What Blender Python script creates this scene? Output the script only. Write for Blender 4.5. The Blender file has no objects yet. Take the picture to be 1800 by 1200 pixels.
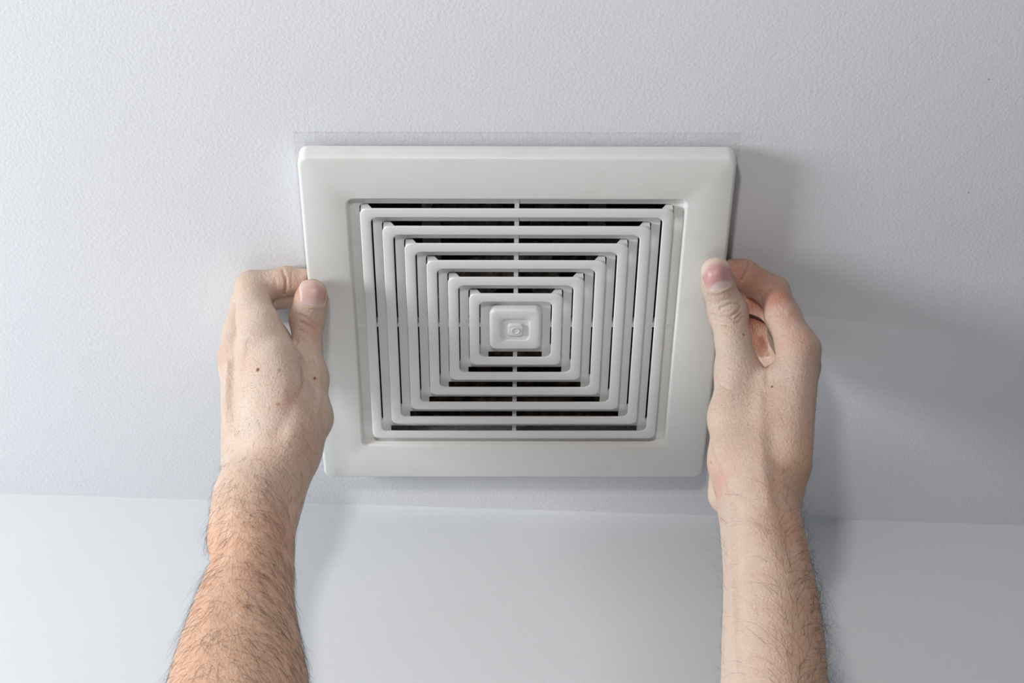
import bpy, bmesh, math, random
import numpy as np
from mathutils import Vector, Matrix
from mathutils.bvhtree import BVHTree

scene = bpy.context.scene
COL = scene.collection
Z0 = 2.384                     # height of the front plane of the vent cover; the ceiling is 16 mm above it
CEIL = Z0 + .016

# ------------------------------------------------------------------ camera
cam_data = bpy.data.cameras.new('camera'); cam = bpy.data.objects.new('camera', cam_data); COL.objects.link(cam)
cam_data.sensor_width = 36.0; cam_data.lens = 3040.77 / 1800 * 36.0
cam_data.clip_start = .02
cam.rotation_mode = 'XYZ'
cam.matrix_world = Matrix.Translation((-.01444, -.68012, Z0 - .81561)) @ (Matrix.Rotation(-.0016, 4, 'Z') @ Matrix.Rotation(2.44001, 4, 'X') @ Matrix.Rotation(-.01054, 4, 'Y'))
scene.camera = cam

# ------------------------------------------------------------------ world, light, exposure
scene.view_settings.view_transform = 'Standard'; scene.view_settings.look = 'None'
scene.view_settings.gamma = 1.0; scene.view_settings.use_curve_mapping = False
scene.cycles.max_bounces = 6; scene.cycles.diffuse_bounces = 4; scene.cycles.caustics_reflective = False; scene.cycles.caustics_refractive = False
scene.view_settings.exposure = 0.0
world = bpy.data.worlds.new('world'); scene.world = world; world.use_nodes = True
world.node_tree.nodes['Background'].inputs[0].default_value = (.75, .85, 1, 1)
world.node_tree.nodes['Background'].inputs[1].default_value = .4
def area(name, loc, target, sx, sy, watts, col):
    l = bpy.data.lights.new(name, 'AREA'); l.shape = 'RECTANGLE'; l.size = sx; l.size_y = sy; l.energy = watts; l.color = col
    o = bpy.data.objects.new(name, l); COL.objects.link(o); o.location = loc
    o.rotation_euler = (Vector(target) - Vector(loc)).to_track_quat('-Z', 'Y').to_euler()
    return o
# daylight through the high window on the left, and a small lamp held above and behind the camera
area('window_daylight', (-1.33, -.45, CEIL - .44), (.2, 0, CEIL - .1), .5, .36, 18.9, (.925, .98, 1.0))
area('camera_lamp', (-.09, -.85, CEIL - .55), (0, 0, CEIL), .07, .07, 3.2, (1.0, .945, .925))

# ------------------------------------------------------------------ helpers
def tag(o, label=None, cat=None, group=None, kind=None):
    if label: o['label'] = label
    if cat: o['category'] = cat
    if group: o['group'] = group
    if kind: o['kind'] = kind
    return o
def obj(name, me, mat=None, parent=None, loc=None, smooth=None):
    if isinstance(me, bmesh.types.BMesh):
        b = me; me = bpy.data.meshes.new(name); bmesh.ops.recalc_face_normals(b, faces=b.faces[:]); b.to_mesh(me); b.free()
    o = bpy.data.objects.new(name, me); COL.objects.link(o)
    if mat: me.materials.append(mat)
    if smooth is not None:
        for p in me.polygons: p.use_smooth = True
        if smooth < 3:
            me.set_sharp_from_angle(angle=smooth)
    if parent: o.parent = parent
    if loc is not None: o.location = loc
    return o
def empty(name, loc):
    o = bpy.data.objects.new(name, None); COL.objects.link(o); o.location = loc; o.empty_display_size = .02
    return o
def box(bm, x0, x1, y0, y1, z0, z1):
    v = [bm.verts.new((x, y, z)) for x in (x0, x1) for y in (y0, y1) for z in (z0, z1)]
    for f in ((0, 1, 3, 2), (4, 6, 7, 5), (0, 4, 5, 1), (2, 3, 7, 6), (0, 2, 6, 4), (1, 5, 7, 3)): bm.faces.new([v[i] for i in f])
def rrect(hx, hy, r, n=6):
    pts = []
    for cx, cy, a0 in ((hx - r, hy - r, 0), (-hx + r, hy - r, 90), (-hx + r, -hy + r, 180), (hx - r, -hy + r, 270)):
        for i in range(n + 1):
            a = math.radians(a0 + 90 * i / n); pts.append((cx + r * math.cos(a), cy + r * math.sin(a)))
    return pts
def loft(bm, loops, close=False, cap0=False, cap1=False, n=6):
    """skin a run of rounded rectangles (half x, half y, corner radius, z)"""
    rows = [[bm.verts.new((x, y, z)) for x, y in rrect(hx, hy, max(r, .0001), n)] for hx, hy, r, z in loops]
    pairs = list(zip(rows[:-1], rows[1:])) + ([(rows[-1], rows[0])] if close else [])
    for a, b in pairs:
        m = len(a)
        for i in range(m): bm.faces.new((a[i], a[(i + 1) % m], b[(i + 1) % m], b[i]))
    if cap0: bm.faces.new(rows[0])
    if cap1: bm.faces.new(rows[-1])
class NT:
    """small node-tree writer"""
    def __init__(self, name):
        self.m = bpy.data.materials.new(name); self.m.use_nodes = True; self.t = self.m.node_tree
        self.b = self.t.nodes['Principled BSDF']
    def n(self, kind, **kw):
        nd = self.t.nodes.new(kind)
        for k, v in kw.items():
            if k.startswith('_'): setattr(nd, k[1:], v)
            else: self.put(nd.inputs[k.replace('__', ' ')], v)
        return nd
    def put(self, sock, v):
        if hasattr(v, 'is_output') and v.is_output: self.t.links.new(v, sock)
        else: sock.default_value = v
    def math(self, op, a, b=0.0, c=None, clamp=False):
        nd = self.t.nodes.new('ShaderNodeMath'); nd.operation = op; nd.use_clamp = clamp
        self.put(nd.inputs[0], a); self.put(nd.inputs[1], b)
        if c is not None: self.put(nd.inputs[2], c)
        return nd.outputs[0]
    def mix(self, fac, a, b, blend='MIX'):
        nd = self.t.nodes.new('ShaderNodeMix'); nd.data_type = 'RGBA'; nd.blend_type = blend
        self.put(nd.inputs[0], fac); self.put(nd.inputs[6], a); self.put(nd.inputs[7], b)
        return nd.outputs[2]
    def ramp(self, v, lo, hi, a=0.0, b=1.0):
        nd = self.t.nodes.new('ShaderNodeMapRange'); nd.clamp = True
        self.put(nd.inputs[0], v); nd.inputs[1].default_value = lo; nd.inputs[2].default_value = hi
        nd.inputs[3].default_value = a; nd.inputs[4].default_value = b
        return nd.outputs[0]
    def coord(self): return self.t.nodes.new('ShaderNodeTexCoord').outputs['Object']
    def noise(self, vec, scale, detail=2.0, rough=.5):
        nd = self.n('ShaderNodeTexNoise', Vector=vec, Scale=scale, Detail=detail, Roughness=rough); return nd.outputs[0]
    def voro(self, vec, scale, feature='F1'):
        nd = self.t.nodes.new('ShaderNodeTexVoronoi'); nd.feature = feature; self.put(nd.inputs['Vector'], vec); nd.inputs['Scale'].default_value = scale
        return nd.outputs['Distance']
    def bump(self, h, strength, dist, normal=None):
        nd = self.n('ShaderNodeBump', Height=h, Strength=strength, Distance=dist)
        if normal is not None: self.put(nd.inputs['Normal'], normal)
        return nd.outputs[0]
    def attr(self, name):
        nd = self.t.nodes.new('ShaderNodeAttribute'); nd.attribute_name = name; return nd.outputs['Fac']

# ------------------------------------------------------------------ materials
def paint_material(name, col, dirt=False, relief=.21):
    n = NT(name); c = n.coord()
    peel = n.noise(c, 480, 2.5, .55); fine = n.noise(c, 1500, 2, .5); broad = n.noise(c, 9, 3, .6)
    base = n.mix(n.ramp(broad, .35, .7, 0, 1), (*col, 1), tuple(v * .985 for v in col) + (1,))
    specks = n.ramp(n.voro(c, 34), .018, .028, 1, 0)              # rare dark pin-holes and flecks in the paint
    keep = n.ramp(n.noise(c, 21, 1, .5), .57, .61, 0, 1)
    base = n.mix(n.math('MULTIPLY', n.math('MULTIPLY', specks, keep), .55), base, (.16, .15, .15, 1))
    if dirt:                                                      # grimy outline left where the cover sat before
        s = n.n('ShaderNodeSeparateXYZ', Vector=c)
        ax = n.math('SUBTRACT', n.math('ABSOLUTE', s.outputs[0]), .1275); ay = n.math('SUBTRACT', n.math('ABSOLUTE', s.outputs[1]), .1335)
        d = n.math('MAXIMUM', ax, ay)
        line = n.ramp(n.math('ABSOLUTE', d), 0, .0008, 1, 0)
        inside = n.ramp(d, -.0002, .0002, 1, 0)
        patch = n.ramp(n.noise(c, 260, 4, .65), .42, .75, 0, 1)
        far = n.ramp(d, -.02, -.03, 1, 0)
        amt = n.math('ADD', n.math('MULTIPLY', line, .30), n.math('MULTIPLY', n.math('MULTIPLY', inside, far), .14))
        amt = n.math('MULTIPLY', amt, n.math('ADD', patch, .35))
        base = n.mix(amt, base, (.36, .33, .29, 1))
    n.put(n.b.inputs['Base Color'], base)
    n.b.inputs['Roughness'].default_value = .55; n.b.inputs['Specular IOR Level'].default_value = .3
    h = n.math('ADD', peel, n.math('MULTIPLY', fine, .25))
    n.put(n.b.inputs['Normal'], n.bump(h, relief, .0012))
    return n.m
def plastic_material(name, col, grime=.25, rough=.38):
    n = NT(name); c = n.coord()
    stain = n.ramp(n.noise(c, 26, 5, .62), .56, .8, 0, 1)
    base = n.mix(n.math('MULTIPLY', stain, grime), (*col, 1), (.52, .47, .38, 1))
    sc = n.ramp(n.noise(c, 90, 4, .6), .62, .78, 0, 1)
    base = n.mix(n.math('MULTIPLY', sc, grime * .5), base, (.45, .40, .34, 1))
    n.put(n.b.inputs['Base Color'], base)
    n.b.inputs['Roughness'].default_value = rough; n.b.inputs['Specular IOR Level'].default_value = .4
    n.put(n.b.inputs['Normal'], n.bump(n.noise(c, 700, 2), .06, .0004))
    return n.m
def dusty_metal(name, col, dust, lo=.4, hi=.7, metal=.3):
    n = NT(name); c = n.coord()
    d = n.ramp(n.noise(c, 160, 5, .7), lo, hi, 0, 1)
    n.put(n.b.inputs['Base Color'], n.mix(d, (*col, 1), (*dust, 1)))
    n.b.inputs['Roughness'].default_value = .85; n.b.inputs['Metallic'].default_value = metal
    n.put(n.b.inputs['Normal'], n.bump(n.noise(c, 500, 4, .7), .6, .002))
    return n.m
M_CEIL = paint_material('ceiling_paint', (.775, .78, .815), True)
M_WALL = paint_material('wall_paint', (.715, .73, .75), False, .10)
M_ROOM = paint_material('room_paint', (.30, .31, .32))
M_COVER = plastic_material('aged_white_plastic', (.745, .75, .725))
M_LOUVER = plastic_material('louver_plastic', (.75, .76, .755), .18)
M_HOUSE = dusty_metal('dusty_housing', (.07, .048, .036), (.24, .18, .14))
M_RIM = dusty_metal('dusty_rim', (.50, .48, .45), (.75, .73, .70), .35, .65, .05)
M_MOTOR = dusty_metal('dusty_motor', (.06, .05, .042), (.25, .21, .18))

def skin_material(name):
    n = NT(name); c = n.coord()
    red, tan, mole = n.attr('redness'), n.attr('tan'), n.attr('mole')
    mott = n.noise(c, 75, 4, .6); fine = n.noise(c, 420, 3, .6)
    base = n.mix(n.ramp(mott, .35, .7), (*(.61, .485, .40), 1), (*(.575, .44, .35), 1))
    base = n.mix(n.math('MULTIPLY', n.ramp(n.noise(c, 160, 3, .6), .5, .72), .35), base, (*(.60, .40, .33), 1))
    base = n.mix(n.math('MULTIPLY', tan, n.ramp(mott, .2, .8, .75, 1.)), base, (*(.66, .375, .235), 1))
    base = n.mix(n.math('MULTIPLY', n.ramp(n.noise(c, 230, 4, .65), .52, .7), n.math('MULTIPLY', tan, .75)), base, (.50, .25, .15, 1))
    base = n.mix(n.math('MULTIPLY', red, n.ramp(mott, .2, .8, .7, 1.)), base, (*(.54, .215, .145), 1))
    pores = n.ramp(n.voro(c, 620), .10, .30, 1, 0)
    base = n.mix(n.math('MULTIPLY', n.math('MULTIPLY', pores, n.attr('pores')), .6), base, (.30, .12, .07, 1))
    base = n.mix(n.ramp(mole, .02, .75), base, (.22, .075, .03, 1))
    base = n.mix(n.ramp(mole, -.1, -.9, 0, .55), base, (.74, .55, .46, 1))
    base = n.mix(n.ramp(fine, .3, .7, .0, .14), base, (.30, .16, .10, 1))
    n.put(n.b.inputs['Base Color'], base)
    n.b.inputs['Roughness'].default_value = .52; n.b.inputs['Specular IOR Level'].default_value = .35
    n.b.inputs['Subsurface Weight'].default_value = .12
    n.b.inputs['Subsurface Radius'].default_value = (1.0, .35, .18); n.b.inputs['Subsurface Scale'].default_value = .004
    cells = n.voro(c, 700, 'F1'); s = n.n('ShaderNodeMapping', Vector=c); s.inputs['Scale'].default_value = (1, 1, .45)
    lines = n.noise(s.outputs[0], 900, 3, .6)
    h = n.math('ADD', n.math('MULTIPLY', cells, .6), n.math('MULTIPLY', lines, .9))
    nb = n.bump(h, .55, .0006)
    n.put(n.b.inputs['Normal'], n.bump(n.noise(c, 240, 3, .55), .32, .0012, nb))
    return n.m
def nail_material(name, tip, moon, pale):
    n = NT(name); v, u = n.attr('along'), n.attr('across')
    base = n.mix(n.ramp(v, .0, .32, 0, 1), (.62, .45, .42, 1), (*pale, 1))
    lun = n.ramp(n.math('ADD', v, n.math('MULTIPLY', n.math('MULTIPLY', u, u), .35)), .24, .32, 1, 0)
    base = n.mix(n.math('MULTIPLY', lun, moon), base, (.70, .56, .54, 1))
    base = n.mix(n.ramp(n.math('ADD', v, n.math('MULTIPLY', n.math('MULTIPLY', u, u), .30)), .76, .92, 0, tip), base, (.76, .63, .52, 1))
    n.put(n.b.inputs['Base Color'], base); n.b.inputs['Roughness'].default_value = .42
    n.b.inputs['Subsurface Weight'].default_value = .1; n.b.inputs['Subsurface Scale'].default_value = .002
    return n.m
M_SKIN = skin_material('skin'); M_NAIL_LEFT = nail_material('nail_pale', .5, .15, (.58, .36, .32)); M_NAIL_RIGHT = nail_material('nail_pink', .75, .85, (.55, .30, .29))
hn = NT('dark_hair'); hn.b.inputs['Base Color'].default_value = (.028, .017, .012, 1); hn.b.inputs['Roughness'].default_value = .5; M_HAIR = hn.m

# ------------------------------------------------------------------ the room
HOLE = .0965
bm = bmesh.new()                                        # ceiling sheet with the square hole of the fan
X0, X1, Y0, Y1 = -1.35, 1.25, -2.1, .45
def quad(bm, *p): bm.faces.new([bm.verts.new(q) for q in p])
for x0, x1, y0, y1 in ((X0, -HOLE, Y0, Y1), (HOLE, X1, Y0, Y1), (-HOLE, HOLE, Y0, -HOLE), (-HOLE, HOLE, HOLE, Y1)):
    box(bm, x0, x1, y0, y1, 0, .03)
tag(obj('ceiling', bm, M_CEIL, loc=(0, 0, CEIL)), 'white textured painted ceiling around the vent cover', kind='structure')
bm = bmesh.new(); box(bm, X0, X1, Y0, Y1, -.05, 0)
n = NT('floor_tile_grey'); n.b.inputs['Base Color'].default_value = (.2, .19, .18, 1); n.b.inputs['Roughness'].default_value = .5
tag(obj('floor', bm, n.m), 'grey floor of the small room', kind='structure')
wall_dir = Vector((.70228, .03104, 0)).normalized()     # the wall in view is turned 2.5 degrees against the cover
bm = bmesh.new(); box(bm, -1.6, 1.5, 0, .08, 0, CEIL)
w = obj('wall_back', bm, M_WALL, loc=(-.00058, .17320, 0)); w.rotation_euler.z = math.atan2(wall_dir.y, wall_dir.x)
tag(w, 'white painted wall meeting the ceiling below the vent cover', kind='structure')
WY0, WY1, WZ0, WZ1 = -.75, -.15, CEIL - .66, CEIL - .22
bm = bmesh.new()                                        # wall with a high window opening
for y0, y1, z0, z1 in ((Y0, WY0, 0, CEIL), (WY1, Y1, 0, CEIL), (WY0, WY1, 0, WZ0), (WY0, WY1, WZ1, CEIL)):
    box(bm, X0 - .1, X0, y0, y1, z0, z1)
tag(obj('wall_left', bm, M_ROOM), 'grey side wall with a high window', kind='structure')
bm = bmesh.new()
for y0, y1, z0, z1 in ((WY0, WY0 + .03, WZ0, WZ1), (WY1 - .03, WY1, WZ0, WZ1), (WY0 + .03, WY1 - .03, WZ0, WZ0 + .03), (WY0 + .03, WY1 - .03, WZ1 - .03, WZ1)):
    box(bm, X0 - .09, X0 - .05, y0, y1, z0, z1)
tag(obj('window_1', bm, M_COVER), 'small high window with a white frame', kind='structure')
bm = bmesh.new(); box(bm, X1, X1 + .1, Y0, Y1, 0, CEIL)
tag(obj('wall_right', bm, M_ROOM), 'grey side wall without a window', kind='structure')
bm = bmesh.new(); box(bm, X0 - .1, X1 + .1, Y0 - .1, Y0, 0, CEIL)
tag(obj('wall_front', bm, M_ROOM), 'grey wall behind the viewer', kind='structure')

# ------------------------------------------------------------------ fan housing seen through the slots
fan = tag(empty('exhaust_fan', (0, 0, CEIL)), 'dusty dark exhaust fan housing behind the slots of the cover', 'exhaust fan')
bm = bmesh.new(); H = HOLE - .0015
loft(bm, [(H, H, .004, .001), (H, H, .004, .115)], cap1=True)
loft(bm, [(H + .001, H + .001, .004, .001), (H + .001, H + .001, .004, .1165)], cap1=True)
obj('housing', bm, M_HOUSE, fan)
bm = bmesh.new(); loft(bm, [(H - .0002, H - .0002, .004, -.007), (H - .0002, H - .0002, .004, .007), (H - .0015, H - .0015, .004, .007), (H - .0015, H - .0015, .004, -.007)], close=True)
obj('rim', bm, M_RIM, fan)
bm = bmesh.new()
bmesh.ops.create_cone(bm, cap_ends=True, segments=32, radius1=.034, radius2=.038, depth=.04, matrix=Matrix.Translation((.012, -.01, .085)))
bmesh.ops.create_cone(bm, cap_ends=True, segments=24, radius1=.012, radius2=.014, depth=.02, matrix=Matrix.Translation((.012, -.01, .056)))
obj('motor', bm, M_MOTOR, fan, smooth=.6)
blade = bmesh.new()
for s, z in ((0, 0), (1, 0)):
    pass
v = [blade.verts.new(p) for p in ((.012, -.008, .052), (.072, -.016, .048), (.074, .018, .062), (.012, .008, .060))]
w2 = [blade.verts.new(p.co + Vector((0, 0, .0015))) for p in v]
blade.faces.new(v); blade.faces.new(w2[::-1])
for i in range(4): blade.faces.new((v[i], v[(i + 1) % 4], w2[(i + 1) % 4], w2[i]))
b0 = obj('fan_blade', blade, M_MOTOR, fan); b0.location = (.012, -.01, 0)
for i in range(1, 5):
    b = b0.copy(); COL.objects.link(b); b.parent = fan; b.rotation_euler.z = i * 2 * math.pi / 5
for sx in (-1, 1):                                       # two straps that carry the motor
    bm = bmesh.new(); box(bm, sx * .055 - .006, sx * .055 + .006, -H + .003, H - .003, .098, .104); obj('motor_strap', bm, M_RIM, fan)

# ------------------------------------------------------------------ vent cover
cover = tag(empty('vent_cover', (0, 0, Z0)), 'square off-white plastic vent cover with concentric louvers held against the ceiling', 'vent cover')
FLOOR = .005                                            # depth of the recessed rings behind the front plane
RH, PITCH, RW = .09134, .01259, .0063                   # outer half of the first ring, pitch, width of a ring
bm = bmesh.new()
ox, oy, t = .125, .12724, .0115
loft(bm, [(ox, oy, .0055, t), (ox, oy, .0055, .0020), (ox - .0003, oy - .0003, .0053, .0010), (ox - .0010, oy - .0010, .0048, .0003), (ox - .0021, oy - .0021, .0040, 0),
          (.0995, .0993, .0052, 0), (.0986, .0984, .0046, .0003), (.0980, .0978, .0042, .0010), (.0974, .0972, .0038, FLOOR - .0006), (.0968, .0966, .0034, FLOOR),
          (RH + .0004, RH + .0004, .003, FLOOR), (RH + .0004, RH + .0004, .003, FLOOR + .0018), (.0985, .0985, .004, FLOOR + .0018), (ox - .0022, oy - .0022, .004, .0022), (ox - .0022, oy - .0022, .004, t)], close=True, n=8)
obj('frame', bm, M_COVER, cover, smooth=.9)
for k in range(6):
    o_, i_ = RH - PITCH * k, RH - PITCH * k - RW
    ro, ri = .0044, .0040
    bm = bmesh.new()                                    # flat front ring with rolled edges
    loft(bm, [(o_ - .0006, o_ - .0006, ro, .0016), (o_ - .0001, o_ - .0001, ro, .0010), (o_, o_, ro, .0007), (o_ - .0002, o_ - .0002, ro, .0002), (o_ - .0007, o_ - .0007, ro - .0004, 0),
              (i_ + .0007, i_ + .0007, ri + .0005, 0), (i_ + .0002, i_ + .0002, ri + .0002, .0002), (i_, i_, ri, .0007), (i_ + .0001, i_ + .0001, ri, .0010), (i_ + .0006, i_ + .0006, ri, .0016)], close=True, n=8)
    ring = obj('louver_ring', bm, M_LOUVER, cover, smooth=.9)
    # recessed ring that closes the gap inside this one
    so = i_ - .0006; si = (RH - PITCH * (k + 1) + .0004) if k < 5 else .004
    bm = bmesh.new()
    loft(bm, [(so, so, .0024, FLOOR), (si, si, .0024, FLOOR), (si, si, .0024, FLOOR + .0018), (so, so, .0024, FLOOR + .0018)], close=True)
    obj('recessed_ring', bm, M_LOUVER, cover, smooth=.5)
    for sx in (-1, 1):                                  # corner posts tie front ring to recessed ring
        for sy in (-1, 1):
            bm = bmesh.new(); a, b_ = o_ - .0006, o_ - .0052
            f0 = [bm.verts.new((sx * x, sy * y, .0010)) for x, y in ((a, a), (a, b_ - .0022), (b_, b_), (b_ - .0022, a))]
            f1 = [bm.verts.new((sx * x, sy * y, FLOOR + .0016)) for x, y in ((a, a), (a, b_ + .0012), (b_ + .001, b_ + .001), (b_ + .0012, a))]
            bm.faces.new(f0); bm.faces.new(f1)
            for i in range(4): bm.faces.new((f0[i], f0[(i + 1) % 4], f1[(i + 1) % 4], f1[i]))
            obj('corner_post', bm, M_LOUVER, ring)
            if sy < 0: continue
            bm = bmesh.new(); e0, e1 = so - .0048, so + .0045       # tab that carries the recessed ring at its corner
            xs, ys_ = sorted((sx * e0, sx * e1)), sorted((sy * e0, sy * e1))
            box(bm, xs[0], xs[1], ys_[0], ys_[1], FLOOR - .0001, FLOOR + .0019)
            obj('corner_tab', bm, M_LOUVER, ring)
bm = bmesh.new(); box(bm, -.0013, .0013, -.0972, .0972, FLOOR - .0002, FLOOR + .0060); obj('cross_bar', bm, M_LOUVER, cover)
bm = bmesh.new(); box(bm, -.0972, .0972, -.0013, .0013, FLOOR - .0002, FLOOR + .0060); obj('cross_bar', bm, M_LOUVER, cover)
C_ = RH - 6 * PITCH
bm = bmesh.new()                                        # raised centre cap with a sunk square panel
loft(bm, [(C_ + .0004, C_ + .0004, .0044, FLOOR), (C_ + .0002, C_ + .0002, .0044, .0020), (C_ - .0001, C_ - .0001, .0042, .0010), (C_ - .0006, C_ - .0006, .0040, .0004), (C_ - .0014, C_ - .0014, .0034, .0001), (C_ - .0022, C_ - .0022, .0030, 0),
          (.0090, .0090, .0034, 0), (.0087, .0087, .0032, .0002), (.0084, .0084, .0030, .0009), (.0080, .0080, .0028, .0011)], cap0=True, cap1=True, n=8)
cap = obj('centre_cap', bm, M_LOUVER, cover, smooth=.7)
bm = bmesh.new()
loft(bm, [(.0046, .0046, .0020, .0012), (.0045, .0045, .0020, .0002), (.0042, .0042, .0018, -.0003), (.0036, .0036, .0016, -.0004)], cap0=True, cap1=True)
knob = obj('button', bm, M_LOUVER, cap, smooth=.7)
bm = bmesh.new()                                        # little moulded ring mark on the button
N_ = 28
rows = []
for r, z in ((.0027, -.0003), (.0025, -.0009), (.0021, -.0009), (.0019, -.0003)):
    rows.append([bm.verts.new((r * math.cos(2 * math.pi * i / N_), r * math.sin(2 * math.pi * i / N_), z)) for i in range(N_)])
for a, b_ in zip(rows, rows[1:] + rows[:1]):
    for i in range(N_): bm.faces.new((a[i], a[(i + 1) % N_], b_[(i + 1) % N_], b_[i]))
obj('moulding_mark', bm, M_LOUVER, cap, smooth=.7)

# ---- sculpting helpers: distance fields of tapered limbs, blended and meshed ----
BIG = 0.05
def limb_field(X, Y, Z, A, B, ra, rb, bdir=None):
    """first-order distance to a tapered limb from A to B; ra / rb = (radius along bdir, radius across)"""
    A = np.array(A, np.float32); B = np.array(B, np.float32)
    ax = B - A; L = float(np.linalg.norm(ax)) + 1e-9; ax = ax / L
    b = np.array(bdir if bdir is not None else (1, 0, 0), np.float32)
    b = b - ax * float(b @ ax)
    if np.linalg.norm(b) < 1e-4:
        b = np.array((0, 1, 0), np.float32); b = b - ax * float(b @ ax)
    b /= np.linalg.norm(b); c = np.cross(ax, b)
    dx, dy, dz = X - A[0], Y - A[1], Z - A[2]
    t = dx * ax[0] + dy * ax[1] + dz * ax[2]
    tc = np.clip(t, 0, L); e = t - tc
    u = tc / L
    r1 = ra[0] + (rb[0] - ra[0]) * u; r2 = ra[1] + (rb[1] - ra[1]) * u
    r3 = np.minimum(r1, r2)
    p = (dx * b[0] + dy * b[1] + dz * b[2]); q = (dx * c[0] + dy * c[1] + dz * c[2])
    p1 = p / r1; q1 = q / r2; e1 = e / r3
    n = np.sqrt(p1 * p1 + q1 * q1 + e1 * e1) + 1e-6
    g = np.sqrt((p1 / r1) ** 2 + (q1 / r2) ** 2 + (e1 / r3) ** 2) / n + 1e-6
    return np.where(n < .2, -.8 * r3, (n - 1) / g).astype(np.float32)

def smin(a, b, k):
    h = np.maximum(k - np.abs(a - b), 0) / k
    return np.minimum(a, b) - h * h * k * .25

class Field:
    def __init__(self, lo, hi, h):
        self.lo = np.array(lo, float); self.h = h
        self.n = np.ceil((np.array(hi) - self.lo) / h).astype(int) + 1
        self.ax = [(self.lo[i] + h * np.arange(self.n[i])).astype(np.float32) for i in range(3)]
    def new(self): return np.full(self.n, BIG, np.float32)
    def box(self, pts, pad):
        pts = np.array(pts); a = np.floor((pts.min(0) - pad - self.lo) / self.h).astype(int); b = np.ceil((pts.max(0) + pad - self.lo) / self.h).astype(int) + 1
        a = np.clip(a, 0, self.n); b = np.clip(b, 0, self.n)
        return tuple(slice(a[i], b[i]) for i in range(3))
    def add(self, D, A, B, ra, rb, bdir=None, k=.006):
        ra = (ra, ra) if np.isscalar(ra) else ra; rb = (rb, rb) if np.isscalar(rb) else rb
        s = self.box([A, B], max(ra + rb) + k + .004)
        X, Y, Z = np.meshgrid(*[self.ax[i][s[i]] for i in range(3)], indexing='ij', sparse=True)
        d = limb_field(X, Y, Z, A, B, ra, rb, bdir)
        D[s] = smin(D[s], d, k)
    def merge(self, D, F, pts, pad, k):
        s = self.box(pts, pad)
        D[s] = smin(D[s], F[s], k)

def surface_nets(D, lo, h):
    """quad mesh of the zero level of D (naive surface nets, vectorised)"""
    neg = D < 0
    n = D.shape
    c = np.zeros(tuple(np.array(n) - 1), np.int8)
    for i in (0, 1):
        for j in (0, 1):
            for k in (0, 1):
                c += neg[i:n[0]-1+i, j:n[1]-1+j, k:n[2]-1+k]
    act = (c > 0) & (c < 8)
    I = np.argwhere(act)
    idx = np.full(act.shape, -1, np.int32); idx[act] = np.arange(len(I))
    acc = np.zeros((len(I), 3)); cnt = np.zeros(len(I))
    corner = [(i, j, k) for i in (0, 1) for j in (0, 1) for k in (0, 1)]
    for a in range(8):
        for b in range(a + 1, 8):
            ca, cb = np.array(corner[a]), np.array(corner[b])
            if np.abs(ca - cb).sum() != 1: continue
            da = D[I[:, 0] + ca[0], I[:, 1] + ca[1], I[:, 2] + ca[2]]
            db = D[I[:, 0] + cb[0], I[:, 1] + cb[1], I[:, 2] + cb[2]]
            m = (da < 0) != (db < 0)
            t = np.where(m, da / np.where(m, da - db, 1), 0)[:, None]
            acc += np.where(m[:, None], ca + t * (cb - ca), 0); cnt += m
    V = lo + h * (I + acc / cnt[:, None])
    Q = []
    for a in range(3):
        b, cc = (a + 1) % 3, (a + 2) % 3
        sl0 = [slice(None)] * 3; sl1 = [slice(None)] * 3
        sl0[a] = slice(0, n[a] - 1); sl1[a] = slice(1, n[a])
        m = neg[tuple(sl0)] != neg[tuple(sl1)]
        E = np.argwhere(m)
        E = E[(E[:, b] > 0) & (E[:, cc] > 0) & (E[:, b] < n[b] - 1) & (E[:, cc] < n[cc] - 1)]
        f = neg[tuple(sl0)][E[:, 0], E[:, 1], E[:, 2]]
        def at(ob, oc):
            G = E.copy(); G[:, b] -= ob; G[:, cc] -= oc
            return idx[G[:, 0], G[:, 1], G[:, 2]]
        q = np.stack([at(1, 1), at(0, 1), at(0, 0), at(1, 0)], 1)
        q[~f] = q[~f][:, ::-1]
        Q.append(q)
    return V, np.concatenate(Q)

def neighbours(V, Q):
    e = np.concatenate([Q[:, [0, 1]], Q[:, [1, 2]], Q[:, [2, 3]], Q[:, [3, 0]]])
    return e
def relax(V, Q, it, w=.5):
    e = neighbours(V, Q)
    for s in range(it):
        S = np.zeros_like(V); c = np.zeros(len(V))
        for a in range(3):
            S[:, a] = np.bincount(e[:, 0], V[e[:, 1], a], len(V)) + np.bincount(e[:, 1], V[e[:, 0], a], len(V))
        c = np.bincount(e[:, 0], minlength=len(V)) + np.bincount(e[:, 1], minlength=len(V))
        V = V + (S / np.maximum(c, 1)[:, None] - V) * (w if s % 2 == 0 else -w * .95)
    return V
def vertex_normals(V, Q):
    fn = np.cross(V[Q[:, 2]] - V[Q[:, 0]], V[Q[:, 3]] - V[Q[:, 1]])
    N = np.zeros_like(V)
    for j in range(4):
        for a in range(3): N[:, a] += np.bincount(Q[:, j], fn[:, a], len(V))
    return N / (np.linalg.norm(N, axis=1, keepdims=True) + 1e-12)

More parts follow.
